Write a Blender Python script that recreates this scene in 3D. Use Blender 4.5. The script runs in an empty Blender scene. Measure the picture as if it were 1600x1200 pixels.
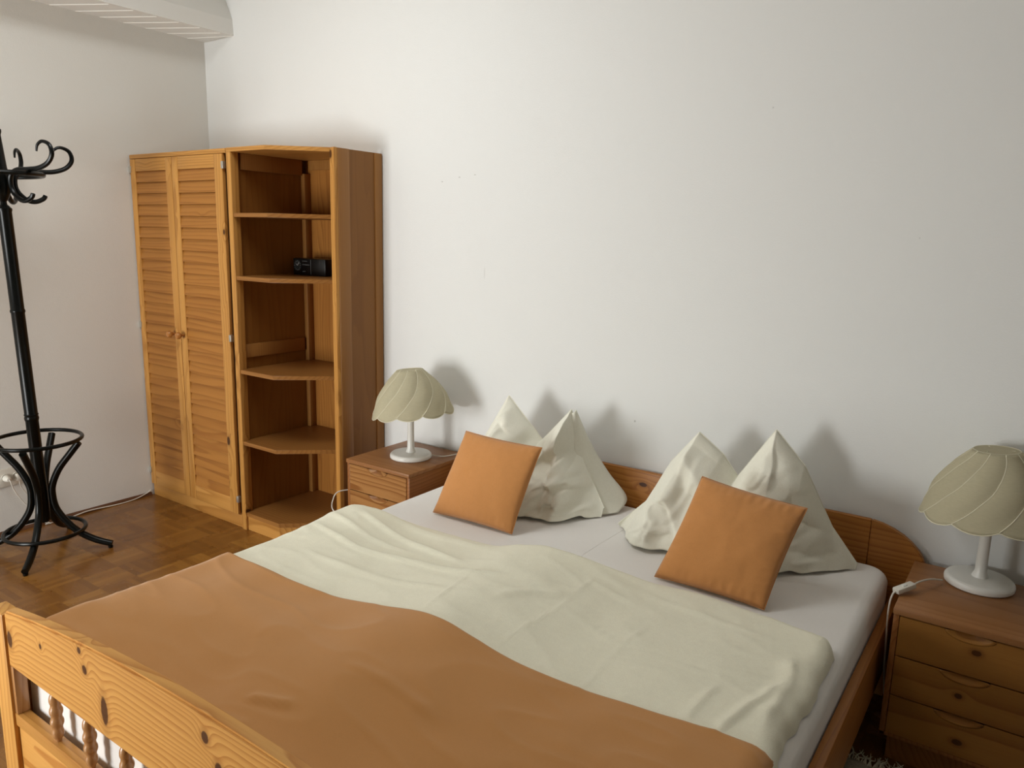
import bpy, bmesh, math, random
from mathutils import Vector, Matrix, noise
random.seed(7)
SC = bpy.context.scene
COL = SC.collection

# ------------------------------------------------------------------ camera
CAM = (4.2655, -2.872, 1.5848); YAW, PITCH, ROLL, FPX = .6065, -.1923, .0249, 1190.0
fw = Vector((-math.sin(YAW)*math.cos(PITCH), math.cos(YAW)*math.cos(PITCH), math.sin(PITCH)))
rt = fw.cross(Vector((0, 0, 1))).normalized(); up = rt.cross(fw)
c_, s_ = math.cos(ROLL), math.sin(ROLL)
r2 = c_*rt + s_*up; u2 = -s_*rt + c_*up
cd = bpy.data.cameras.new('camera'); cam = bpy.data.objects.new('camera', cd); COL.objects.link(cam)
cd.sensor_fit = 'HORIZONTAL'; cd.sensor_width = 36; cd.lens = FPX/1600*36; cd.clip_start = .05
M = Matrix((r2, u2, -fw)).transposed().to_4x4(); M.translation = Vector(CAM); cam.matrix_world = M
SC.camera = cam

# ------------------------------------------------------------------ world, daylight, added fill, exposure
w = bpy.data.worlds.new('world'); SC.world = w; w.use_nodes = True
w.node_tree.nodes['Background'].inputs[0].default_value = (.72, .86, 1, 1)
w.node_tree.nodes['Background'].inputs[1].default_value = 1.0
SC.view_settings.view_transform = 'Standard'; SC.view_settings.look = 'None'
SC.view_settings.gamma = 1; SC.view_settings.use_curve_mapping = False
SC.view_settings.exposure = 0.0
WX0, WX1, WZ0, WZ1, FY = .45, 1.75, .05, 1.55, -4.7      # the balcony window behind the camera
ld = bpy.data.lights.new('window_daylight', 'AREA'); ld.shape = 'RECTANGLE'
ld.size = WX1-WX0; ld.size_y = WZ1-WZ0; ld.energy = 128; ld.color = (.985, 1, .985)
lo = bpy.data.objects.new('window_daylight', ld); COL.objects.link(lo)
lo.location = ((WX0+WX1)/2, FY-.12, (WZ0+WZ1)/2); lo.rotation_euler = (math.radians(90), 0, 0)

RWX, RWY, RWZ = 1.7, -1.65, 3.25                          # an added ceiling opening, invented to brighten the bed tops
l2 = bpy.data.lights.new('added_bed_fill', 'AREA'); l2.shape = 'RECTANGLE'; l2.size = .9; l2.size_y = 1.1; l2.energy = 27; l2.color = (.99, 1, .98)
o2 = bpy.data.objects.new('added_bed_fill', l2); COL.objects.link(o2); o2.location = (RWX, RWY, RWZ+.06)

# ------------------------------------------------------------------ helpers
def link(o, parent=None):
    COL.objects.link(o)
    if parent: o.parent = parent
    return o
def tag(o, label=None, cat=None, group=None, kind=None):
    if label: o['label'] = label
    if cat: o['category'] = cat
    if group: o['group'] = group
    if kind: o['kind'] = kind
    return o
def empty(name, loc, label=None, cat=None, group=None, rz=0):
    o = bpy.data.objects.new(name, None); o.empty_display_size = .1
    o.location = loc; o.rotation_euler = (0, 0, rz); link(o)
    return tag(o, label, cat, group)
def copy_tree(o, parent=None):
    c = o.copy(); COL.objects.link(c); c.parent = parent
    for ch in list(o.children): copy_tree(ch, c)
    return c

class MB:
    def __init__(s): s.bm = bmesh.new()
    def box(s, a, b, bev=.0, seg=2, mat=None):
        t = bmesh.new(); bmesh.ops.create_cube(t, size=1)
        for v in t.verts:
            v.co = Vector(((a[i]+b[i])/2 + v.co[i]*abs(b[i]-a[i]) for i in range(3)))
        if bev: bmesh.ops.bevel(t, geom=list(t.edges), offset=bev, segments=seg, profile=.5, affect='EDGES')
        if mat is not None: bmesh.ops.transform(t, matrix=mat, verts=t.verts)
        s.add(t); return s
    def add(s, t):
        me = bpy.data.meshes.new('t'); t.to_mesh(me); t.free(); s.bm.from_mesh(me); bpy.data.meshes.remove(me)
    def prism(s, pts, ax, a, b, bev=0, mat=None):
        """polygon pts in the two axes other than ax, extruded from a to b"""
        t = bmesh.new(); oth = [i for i in range(3) if i != ax]
        def mk(p, d):
            c = [0, 0, 0]; c[oth[0]] = p[0]; c[oth[1]] = p[1]; c[ax] = d; return t.verts.new(c)
        A = [mk(p, a) for p in pts]; B = [mk(p, b) for p in pts]; n = len(pts)
        t.faces.new(A); t.faces.new(B[::-1])
        for i in range(n): t.faces.new((A[i], B[i], B[(i+1) % n], A[(i+1) % n]))
        bmesh.ops.recalc_face_normals(t, faces=t.faces)
        if bev: bmesh.ops.bevel(t, geom=[e for e in t.edges if e.calc_face_angle(0) > .6], offset=bev, segments=2, affect='EDGES')
        if mat is not None: bmesh.ops.transform(t, matrix=mat, verts=t.verts)
        s.add(t); return s
    def lathe(s, prof, n=40, c=(0, 0, 0), mat=None):
        t = bmesh.new(); rings = []
        for r, z in prof:
            rings.append([t.verts.new((c[0]+r*math.cos(2*math.pi*k/n), c[1]+r*math.sin(2*math.pi*k/n), c[2]+z)) for k in range(n)])
        for A, B in zip(rings, rings[1:]):
            for k in range(n): t.faces.new((A[k], A[(k+1) % n], B[(k+1) % n], B[k]))
        t.faces.new(rings[0][::-1]); t.faces.new(rings[-1])
        bmesh.ops.recalc_face_normals(t, faces=t.faces)
        if mat is not None: bmesh.ops.transform(t, matrix=mat, verts=t.verts)
        s.add(t); return s
    def tube(s, pts, rad, n=10, smooth=6, closed=False):
        P = [Vector(p) for p in pts]
        R = list(rad) if hasattr(rad, '__len__') else [rad]*len(P)
        if smooth > 1:
            Q, RR = [], []; m = len(P)
            for i in range(m if closed else m-1):
                if closed: p0, p1, p2, p3 = P[(i-1) % m], P[i], P[(i+1) % m], P[(i+2) % m]; ra, rb = R[i], R[(i+1) % m]
                else: p0, p1, p2, p3 = P[max(i-1, 0)], P[i], P[i+1], P[min(i+2, m-1)]; ra, rb = R[i], R[i+1]
                for k in range(smooth):
                    u = k/smooth
                    Q.append(.5*((2*p1)+(p2-p0)*u+(2*p0-5*p1+4*p2-p3)*u*u+(3*p1-p0-3*p2+p3)*u**3)); RR.append(ra+(rb-ra)*u)
            if not closed: Q.append(P[-1]); RR.append(R[-1])
            P, R = Q, RR
        t = bmesh.new(); rings = []; m = len(P); nrm = None
        for i in range(m):
            if closed: d = (P[(i+1) % m]-P[i-1]).normalized()
            else: d = (P[min(i+1, m-1)]-P[max(i-1, 0)]).normalized()
            if nrm is None:
                nrm = d.cross(Vector((0, 0, 1)))
                if nrm.length < .05: nrm = d.cross(Vector((0, 1, 0)))
            nrm = (nrm-d*nrm.dot(d)).normalized(); b = d.cross(nrm)
            rings.append([t.verts.new(P[i]+R[i]*(math.cos(2*math.pi*k/n)*nrm+math.sin(2*math.pi*k/n)*b)) for k in range(n)])
        prs = list(zip(rings, rings[1:]))
        if closed: prs.append((rings[-1], rings[0]))
        for A, B in prs:
            for k in range(n): t.faces.new((A[k], A[(k+1) % n], B[(k+1) % n], B[k]))
        if not closed: t.faces.new(rings[0][::-1]); t.faces.new(rings[-1])
        bmesh.ops.recalc_face_normals(t, faces=t.faces); s.add(t); return s
    def grid(s, F, nu, nv, closed_u=False):
        t = bmesh.new(); V = [[t.verts.new(F(i/nu, j/nv)) for j in range(nv+1)] for i in range(nu+(0 if closed_u else 1))]
        m = len(V)
        for i in range(nu):
            for j in range(nv): t.faces.new((V[i][j], V[(i+1) % m][j], V[(i+1) % m][j+1], V[i][j+1]))
        s.add(t); return s
    def build(s, name, mat, parent=None, smooth=True, ang=35, sub=0, loc=None):
        me = bpy.data.meshes.new(name); s.bm.to_mesh(me); s.bm.free()
        me.materials.append(mat)
        o = bpy.data.objects.new(name, me); link(o, parent)
        if loc: o.location = loc
        if smooth:
            for p in me.polygons: p.use_smooth = True
            b = bmesh.new(); b.from_mesh(me)
            for e in b.edges:
                if e.calc_face_angle(0) > math.radians(ang): e.smooth = False
            b.to_mesh(me); b.free()
        if sub:
            m = o.modifiers.new('s', 'SUBSURF'); m.levels = sub; m.render_levels = sub
        return o

# ------------------------------------------------------------------ materials
def newmat(name, col=(.8, .8, .8), rough=.6, spec=.5, **kw):
    m = bpy.data.materials.new(name); m.use_nodes = True; nt = m.node_tree
    b = nt.nodes['Principled BSDF']; b.inputs['Base Color'].default_value = (*col, 1)
    b.inputs['Roughness'].default_value = rough; b.inputs['Specular IOR Level'].default_value = spec
    for k, v in kw.items(): b.inputs[k.replace('_', ' ')].default_value = v
    return m, nt, b
class NT:
    def __init__(s, nt): s.nt = nt
    def n(s, t, **kw):
        x = s.nt.nodes.new(t)
        for k, v in kw.items(): setattr(x, k, v)
        return x
    def l(s, a, b): s.nt.links.new(a, b)
    def val(s, sock, v):
        if isinstance(v, (int, float)): sock.default_value = v
        else: s.l(v, sock)
    def m(s, op, a, b=0.0, c=0.0):
        x = s.n('ShaderNodeMath', operation=op); s.val(x.inputs[0], a); s.val(x.inputs[1], b)
        if op in ('MULTIPLY_ADD', 'SMOOTH_MIN', 'WRAP'): s.val(x.inputs[2], c)
        return x.outputs[0]
    def noise(s, vec, scale, detail=3, rough=.5, dim='3D'):
        x = s.n('ShaderNodeTexNoise'); s.l(vec, x.inputs['Vector'])
        x.inputs['Scale'].default_value = scale; x.inputs['Detail'].default_value = detail; x.inputs['Roughness'].default_value = rough
        return x.outputs['Fac']
    def scl(s, vec, sc):
        x = s.n('ShaderNodeVectorMath', operation='MULTIPLY'); s.l(vec, x.inputs[0]); x.inputs[1].default_value = sc
        return x.outputs[0]
    def ramp(s, f, stops):
        x = s.n('ShaderNodeValToRGB'); s.l(f, x.inputs[0]); e = x.color_ramp.elements
        while len(e) < len(stops): e.new(.5)
        for k, (p, c) in enumerate(stops): e[k].position = p; e[k].color = (*c, 1) if len(c) == 3 else c
        return x.outputs[0]
    def mix(s, f, a, b, mode='MIX'):
        x = s.n('ShaderNodeMix', data_type='RGBA', blend_type=mode); s.val(x.inputs[0], f)
        for k, v in ((6, a), (7, b)):
            if isinstance(v, tuple): x.inputs[k].default_value = (*v, 1)
            else: s.l(v, x.inputs[k])
        return x.outputs[2]
    def bump(s, h, strength, dist, b):
        x = s.n('ShaderNodeBump'); x.inputs['Strength'].default_value = strength; x.inputs['Distance'].default_value = dist
        s.l(h, x.inputs['Height']); s.l(x.outputs[0], b.inputs['Normal'])
    def mapr(s, v, a, b, c=0, d=1, kind='SMOOTHSTEP'):
        x = s.n('ShaderNodeMapRange', interpolation_type=kind); s.l(v, x.inputs[0])
        for i, q in enumerate((a, b, c, d)): x.inputs[i+1].default_value = q
        return x.outputs[0]

def wood(name, axis, base, late, freq=55, off=(.3, .55), knots=(), kd=0, rough=.42, contrast=1.0, warp=.03, coat=.05, kb=.022):
    """pine: growth rings round an axis off the board, bent round its knots, with fine fibre"""
    m, nt, b = newmat(name, base, rough, .25); N = NT(nt); b.inputs['Coat Weight'].default_value = coat; b.inputs['Coat Roughness'].default_value = .25
    tc = N.n('ShaderNodeTexCoord').outputs['Object']; sp = N.n('ShaderNodeSeparateXYZ'); N.l(tc, sp.inputs[0])
    X, Y, Z = sp.outputs
    a, u, v = {'x': (X, Z, Y), 'y': (Y, X, Z), 'z': (Z, X, Y)}[axis]
    cb = N.n('ShaderNodeCombineXYZ'); N.l(a, cb.inputs[0]); N.l(u, cb.inputs[1]); N.l(v, cb.inputs[2]); P = cb.outputs[0]
    oi = N.n('ShaderNodeObjectInfo').outputs['Random']
    low = N.noise(N.scl(P, (.5, 5, 5)), 1.3, 2)
    uu = N.m('ADD', u, N.m('MULTIPLY', oi, .11)); uu = N.m('SUBTRACT', uu, off[0]); vv = N.m('SUBTRACT', v, off[1])
    r = N.m('SQRT', N.m('ADD', N.m('MULTIPLY', uu, uu), N.m('MULTIPLY', vv, vv)))
    r = N.m('ADD', r, N.m('MULTIPLY', low, warp*3))
    kmask = None; kh = None
    def addk(mask, halo, e):
        nonlocal kmask, kh, r
        r = N.m('ADD', r, N.m('MULTIPLY', e, kb))
        kmask = mask if kmask is None else N.m('MAXIMUM', kmask, mask)
        kh = halo if kh is None else N.m('MAXIMUM', kh, halo)
    for (kx, ku, ra, rc) in knots:     # along the grain, across it, radii
        dx = N.m('MULTIPLY', N.m('SUBTRACT', a, kx), 1/ra); du = N.m('MULTIPLY', N.m('SUBTRACT', u, ku), 1/rc)
        d2 = N.m('ADD', N.m('MULTIPLY', dx, dx), N.m('MULTIPLY', du, du))
        wob = N.m('MULTIPLY', N.noise(P, 90, 2), .6); d2w = N.m('ADD', d2, wob)
        addk(N.mapr(d2w, 1.0, 1.7, 1, 0), N.mapr(d2, 1.0, 5.0, 1, 0), N.m('POWER', 2.718, N.m('MULTIPLY', d2, -.16)))
    if kd:
        vo = N.n('ShaderNodeTexVoronoi'); N.l(N.scl(P, (kd*.55, kd, kd*.22)), vo.inputs['Vector']); vo.inputs['Scale'].default_value = 1
        sc = N.n('ShaderNodeSeparateColor'); N.l(vo.outputs['Color'], sc.inputs[0])
        on = N.m('GREATER_THAN', sc.outputs[0], .45)
        rad = N.m('MULTIPLY_ADD', sc.outputs[1], .075*kd/7, .035*kd/7)
        dd = N.m('DIVIDE', vo.outputs['Distance'], rad)
        addk(N.m('MULTIPLY', on, N.mapr(dd, .75, 1.25, 1, 0)), N.m('MULTIPLY', on, N.mapr(dd, 1.0, 2.6, 1, 0)), N.m('MULTIPLY', on, N.m('POWER', 2.718, N.m('MULTIPLY', N.m('MULTIPLY', dd, dd), -.12))))
    rings = N.m('FRACT', N.m('MULTIPLY', r, freq))
    line = N.m('POWER', rings, 2.2)
    line = N.m('MULTIPLY', line, N.mapr(rings, .9, 1.0, 1, 0))
    fib = N.noise(N.scl(P, (5, 170, 170)), 1, 3, .6)
    tone = N.noise(N.scl(P, (.7, 9, 9)), 1.1, 2)
    f = N.m('MULTIPLY', line, .95*contrast); f = N.m('ADD', f, N.m('MULTIPLY', N.m('SUBTRACT', fib, .5), .55*contrast)); f = N.m('ADD', f, N.m('MULTIPLY', N.m('SUBTRACT', tone, .5), .7))
    x = N.n('ShaderNodeClamp'); N.l(f, x.inputs[0]); f = x.outputs[0]
    col = N.mix(f, base, late)
    if kmask is not None:
        col = N.mix(N.m('MULTIPLY', kh, .35), col, tuple(q*.6 for q in late))
        col = N.mix(N.m('MULTIPLY', kmask, .95), col, (.06, .018, .004))
    N.l(col, b.inputs['Base Color'])
    N.bump(N.m('ADD', fib, line), .12, .0006, b)
    return m
PB, PL = (.54, .265, .066), (.35, .145, .028)           # bright pine (doors, footboard)
wz = wood('pine_upright', 'z', PB, PL, 60, (.31, .2), kd=11)
wz_shade = wood('pine_shaded_side', 'z', (.33, .148, .038), (.23, .092, .02), 90, (.2, 3.0), contrast=.6)  # same pine, shade of faces turned from the window put into the colour
wy_shade = wood('pine_shaded_panel', 'z', (.26, .108, .022), (.185, .068, .012), 90, (3.0, .2), contrast=.55)  # same pine, darkened to carry the shade of shelf interior and side panels
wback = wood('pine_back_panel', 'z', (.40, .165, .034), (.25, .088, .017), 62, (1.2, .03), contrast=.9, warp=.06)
wslat = wood('pine_louvre', 'x', (.39, .165, .034), (.27, .10, .019), 60, (.3, .3), kd=5)
wx = wood('pine_lengthwise', 'x', PB, PL, 60, (.1, .4), kd=6)
wshelf = wood('pine_shelf', 'x', (.31, .135, .034), (.22, .085, .018), 55, (.3, .55), kd=4)
wns_top = wood('pine_stand_top', 'x', (.33, .15, .055), (.24, .095, .03), 38, (-.35, .25), kd=7, contrast=.8)
wns_side = wood('pine_stand_side', 'y', (.31, .12, .032), (.21, .07, .015), 60, (.4, .2), kd=7)
wns_dr = wood('pine_drawer', 'x', (.38, .18, .055), (.24, .09, .02), 60, (.28, .05), warp=.06, contrast=1.6)
wns_kn = wood('pine_drawer_knotty_shaded', 'x', (.33, .145, .03), (.21, .078, .014), 30, (.6, .3), knots=((.02, .449, .012, .0085), (-.008, .303, .010, .008), (.005, .158, .013, .009)), warp=.03)  # real knots; base colour also darkened for the shade beside the bed
whead = wood('pine_headboard', 'x', (.43, .175, .036), (.27, .09, .015), 60, (.9, .12), knots=((2.985, .575, .017, .009),), warp=.04)
wfoot = wood('pine_footboard', 'x', (.66, .34, .088), (.44, .17, .03), 92, (.2, -1.8), contrast=1.05, knots=((2.185, .528, .014, .022), (2.559, .63, .008, .008), (2.578, .588, .01, .011), (2.655, .515, .014, .034), (3.044, .618, .011, .013), (3.085, .565, .012, .016), (2.97, .47, .02, .012), (2.36, .57, .006, .007)), warp=.028, rough=.4, coat=.08)
wpost = wood('pine_post', 'z', (.66, .34, .088), (.44, .17, .03), 60, (2.5, -1.9), kd=6)
wrail = wood('pine_side_rail', 'y', (.38, .15, .032), (.25, .083, .015), 60, (4.3, .9), kd=5)
wturn = wood('pine_turned', 'z', (.50, .255, .10), (.36, .155, .045), 120, (2.4, -2.0), rough=.2, coat=.5)
wcord = None

def plaster(name, col, marks=()):
    m, nt, b = newmat(name, col, .9, .2); N = NT(nt); tc = N.n('ShaderNodeTexCoord').outputs['Object']
    h = N.m('ADD', N.noise(tc, 160, 3), N.m('MULTIPLY', N.noise(tc, 35, 3), .8)); N.bump(h, .22, .002, b)
    if marks:
        sp = N.n('ShaderNodeSeparateXYZ'); N.l(tc, sp.inputs[0]); k = None
        for (x, z, rx, rz, s) in marks:
            dx = N.m('MULTIPLY', N.m('SUBTRACT', sp.outputs[0], x), 1/rx); dz = N.m('MULTIPLY', N.m('SUBTRACT', sp.outputs[2], z), 1/rz)
            q = N.m('MULTIPLY', N.mapr(N.m('ADD', N.m('MULTIPLY', dx, dx), N.m('MULTIPLY', dz, dz)), .2, 1.0, 1, 0), s)
            k = q if k is None else N.m('MAXIMUM', k, q)
        N.l(N.mix(k, col, (.16, .14, .12)), b.inputs['Base Color'])
    return m
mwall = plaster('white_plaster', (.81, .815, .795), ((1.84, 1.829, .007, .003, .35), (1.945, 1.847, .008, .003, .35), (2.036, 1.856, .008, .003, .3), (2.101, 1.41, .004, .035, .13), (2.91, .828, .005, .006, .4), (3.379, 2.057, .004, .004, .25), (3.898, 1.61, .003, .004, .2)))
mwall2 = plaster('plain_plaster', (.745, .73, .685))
mceil, _, _ = newmat('white_painted_boards', (.76, .745, .705), .7)
mwall3 = plaster('bounce_cut_plaster', (.36, .35, .32))  # for the unseen walls, darkened to cut their bounce light

def parquet():
    m, nt, b = newmat('mosaic_parquet', (.3, .13, .03), .27); N = NT(nt)
    b.inputs['Coat Weight'].default_value = .08; b.inputs['Coat Roughness'].default_value = .2; b.inputs['Specular IOR Level'].default_value = .4
    tc = N.n('ShaderNodeTexCoord').outputs['Object']; sp = N.n('ShaderNodeSeparateXYZ'); N.l(tc, sp.inputs[0])
    S = .165; x = N.m('DIVIDE', sp.outputs[0], S); y = N.m('DIVIDE', sp.outputs[1], S)
    i, j = N.m('FLOOR', x), N.m('FLOOR', y); par = N.m('MODULO', N.m('ABSOLUTE', N.m('ADD', i, j)), 2)
    fx, fy = N.m('FRACT', x), N.m('FRACT', y)
    def sel(p, a, c): return N.m('ADD', N.m('MULTIPLY', p, a), N.m('MULTIPLY', N.m('SUBTRACT', 1, p), c))
    ac = sel(par, fx, fy); al = sel(par, fy, fx); k = N.m('FLOOR', N.m('MULTIPLY', ac, 6)); fk = N.m('FRACT', N.m('MULTIPLY', ac, 6))
    cb = N.n('ShaderNodeCombineXYZ'); N.l(i, cb.inputs[0]); N.l(j, cb.inputs[1]); N.l(k, cb.inputs[2])
    wn = N.n('ShaderNodeTexWhiteNoise'); N.l(cb.outputs[0], wn.inputs['Vector'])
    cb2 = N.n('ShaderNodeCombineXYZ'); N.l(i, cb2.inputs[0]); N.l(j, cb2.inputs[1]); wb = N.n('ShaderNodeTexWhiteNoise'); N.l(cb2.outputs[0], wb.inputs['Vector'])
    g = N.n('ShaderNodeCombineXYZ'); N.l(N.m('MULTIPLY', al, 2), g.inputs[0]); N.l(N.m('MULTIPLY', ac, 40), g.inputs[1]); N.l(N.m('MULTIPLY', wn.outputs['Value'], 9), g.inputs[2])
    gr = N.noise(g.outputs[0], 1.5, 3)
    t = N.m('ADD', N.m('MULTIPLY', wn.outputs['Value'], .38), N.m('MULTIPLY', wb.outputs['Value'], .34)); t = N.m('ADD', t, N.m('MULTIPLY', gr, .35))
    col = N.ramp(t, [(.1, (.15, .058, .010)), (.5, (.21, .085, .015)), (.95, (.32, .145, .028))])
    gap = N.m('MAXIMUM', N.mapr(N.m('MINIMUM', fk, N.m('SUBTRACT', 1, fk)), 0, .035, 1, 0), N.mapr(N.m('MINIMUM', al, N.m('SUBTRACT', 1, al)), 0, .007, 1, 0))
    col = N.mix(N.m('MULTIPLY', gap, .28), col, (.05, .02, .005)); N.l(col, b.inputs['Base Color'])
    N.l(N.m('MULTIPLY_ADD', N.noise(tc, 6, 3), .2, .17), b.inputs['Roughness'])
    return m
mfloor = parquet()

def cloth(name, col, sc=900, bump=.15, mott=.12, sheen=.2, rough=.9, wr=0.0):
    m, nt, b = newmat(name, col, rough, .15); N = NT(nt); tc = N.n('ShaderNodeTexCoord').outputs['Object']
    b.inputs['Sheen Weight'].default_value = sheen; b.inputs['Sheen Roughness'].default_value = .5
    t = N.noise(tc, 60, 4, .7); t2 = N.noise(tc, 320, 2)
    f = N.m('MULTIPLY', N.m('ADD', N.m('MULTIPLY', N.m('SUBTRACT', t, .5), 1.0), N.m('MULTIPLY', N.m('SUBTRACT', t2, .5), 1.2)), mott)
    f = N.m('ADD', f, .5); col2 = N.mix(f, tuple(q*.8 for q in col), tuple(min(1, q*1.2) for q in col)); N.l(col2, b.inputs['Base Color'])
    h = N.m('ADD', N.noise(N.scl(tc, (1, 1, 1)), sc*.5, 2), N.m('MULTIPLY', N.noise(tc, 9, 4, .6), wr))
    N.bump(h, bump, .0015 if not wr else .004, b)
    return m
mcream = cloth('cream_cotton', (.89, .83, .665), mott=.25, bump=.25, wr=1.2)
mcream_p = cloth('cream_pillowcase', (.91, .875, .73), mott=.3, bump=.25, wr=1.2)
morange = cloth('orange_throw', (.52, .243, .070), mott=.14, bump=.12, sheen=.35, rough=.75)
morange_c = cloth('orange_cushion', (.56, .25, .08), mott=.25, bump=.15, sheen=.3, rough=.8)
msheet = cloth('pale_sheet', (.86, .82, .785), mott=.1, bump=.1)
mwhite, _, _ = newmat('white_enamel', (.80, .79, .74), .28)
mplastic, _, _ = newmat('white_plastic', (.74, .71, .63), .4)
mcable, _, _ = newmat('white_cable', (.72, .68, .60), .5)
mblack, _, _ = newmat('black_lacquer', (.002, .0025, .002), .28, .22)
mradio, _, _ = newmat('black_plastic', (.004, .004, .004), .3)
mgrey, _, _ = newmat('grey_print', (.16, .16, .155), .5)
mdial, _, _ = newmat('clock_dial', (.018, .02, .02), .3)
mhand, _, _ = newmat('clock_hands', (.6, .58, .54), .4)
msteel, _, _ = newmat('hinge_steel', (.6, .58, .52), .3, Metallic=.8)
mdark, _, _ = newmat('dark_gap', (.02, .01, .006), .9)
mbrown, _, _ = newmat('brown_moulding', (.11, .04, .012), .5)
mknob = wood('pine_knob', 'z', (.42, .17, .04), (.3, .1, .02), 80, (.1, .1), rough=.2, coat=.6)
mframe, _, _ = newmat('window_white', (.8, .8, .78), .4)
def shade_mat():
    m, nt, b = newmat('lamp_fabric', (.50, .455, .305), .85, .2); N = NT(nt); tc = N.n('ShaderNodeTexCoord').outputs['Object']
    f = N.noise(N.scl(tc, (60, 60, 400)), 1, 3); N.l(N.mix(f, (.50, .46, .31), (.64, .59, .43)), b.inputs['Base Color'])
    out = nt.nodes['Material Output']; tr = N.n('ShaderNodeBsdfTranslucent'); tr.inputs[0].default_value = (.75, .68, .45, 1)
    mx = N.n('ShaderNodeMixShader'); mx.inputs[0].default_value = .28; N.l(b.outputs[0], mx.inputs[1]); N.l(tr.outputs[0], mx.inputs[2]); N.l(mx.outputs[0], out.inputs[0])
    return m
mshade = shade_mat()
mseam, _, _ = newmat('lamp_seam', (.70, .66, .50), .8)
def rugmat():
    m, nt, b = newmat('wool_rug', (.42, .38, .28), .95, .1); N = NT(nt); tc = N.n('ShaderNodeTexCoord').outputs['Object']
    t = N.noise(tc, 140, 4, .7); N.l(N.mix(t, (.30, .27, .19), (.6, .55, .42)), b.inputs['Base Color']); N.bump(t, .8, .006, b)
    return m
mrug = rugmat()

# ------------------------------------------------------------------ the room
RX, CZ = 6.2, 3.25
def struct(name, mb, mat, **k):
    o = mb.build(name, mat, **k); o['kind'] = 'structure'; return o
struct('floor', MB().box((-.2, FY-.2, -.1), (RX+.2, .2, 0)), mfloor)
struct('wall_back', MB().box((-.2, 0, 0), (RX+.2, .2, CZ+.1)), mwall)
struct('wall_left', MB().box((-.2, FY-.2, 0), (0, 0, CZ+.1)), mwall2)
struct('wall_right', MB().box((RX, FY-.2, 0), (RX+.2, 0, CZ+.1)), mwall3)
ce = MB(); xa, xb, ya, yb = RWX-.45, RWX+.45, RWY-.55, RWY+.55  # ceiling left open for the added fill light
ce.box((-.2, FY-.2, CZ), (xa, .2, CZ+.1)).box((xb, FY-.2, CZ), (RX+.2, .2, CZ+.1)).box((xa, FY-.2, CZ), (xb, ya, CZ+.1)).box((xa, yb, CZ), (xb, .2, CZ+.1))
struct('ceiling', ce, mceil)
struct('wall_front', MB().box((0, FY-.2, 0), (WX0, FY, CZ)).box((WX1, FY-.2, 0), (RX, FY, CZ)).box((WX0, FY-.2, WZ1), (WX1, FY, CZ)).box((WX0, FY-.2, 0), (WX1, FY, WZ0)), mwall3)
wf = MB(); t_ = .05
wf.box((WX0, FY-.1, WZ0), (WX0+t_, FY-.05, WZ1)).box((WX1-t_, FY-.1, WZ0), (WX1, FY-.05, WZ1)).box((WX0, FY-.1, WZ0), (WX1, FY-.05, WZ0+t_)).box((WX0, FY-.1, WZ1-t_), (WX1, FY-.05, WZ1))
struct('window_1', wf, mframe)
wr = MB(); wr.box((xa, ya, CZ+.01), (xa+.04, yb, CZ+.05)).box((xb-.04, ya, CZ+.01), (xb, yb, CZ+.05)).box((xa, ya, CZ+.01), (xb, ya+.04, CZ+.05)).box((xa, yb-.04, CZ+.01), (xb, yb, CZ+.05))
struct('added_fill_frame', wr, mframe)  # frame round the added opening over the bed
# boarded soffit under the roof slope: its underside, fascia, and the slope leaning back above it
SY = FY
sf = MB().prism([(0, 2.66), (.284, 2.664), (.278, 2.748), (.03, 3.25), (0, 3.25)], 1, SY, 0)
struct('trim_1', sf, mceil, smooth=False)
gr = MB()
for k in range(-4, 44):
    y0 = -.23-.125*k; gr.tube([(.003, min(y0-.005, 0), 2.6592), (.272, min(y0+.15, 0), 2.6625)], .0022, 6, smooth=1)
struct('trim_2', gr, newmat('board_joint', (.95, .93, .88), .6)[0])
struct('baseboard_left', MB().prism([(0, 0), (.016, 0), (.014, .008), (.006, .017), (0, .018)], 1, FY, -.51), mbrown)

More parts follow.
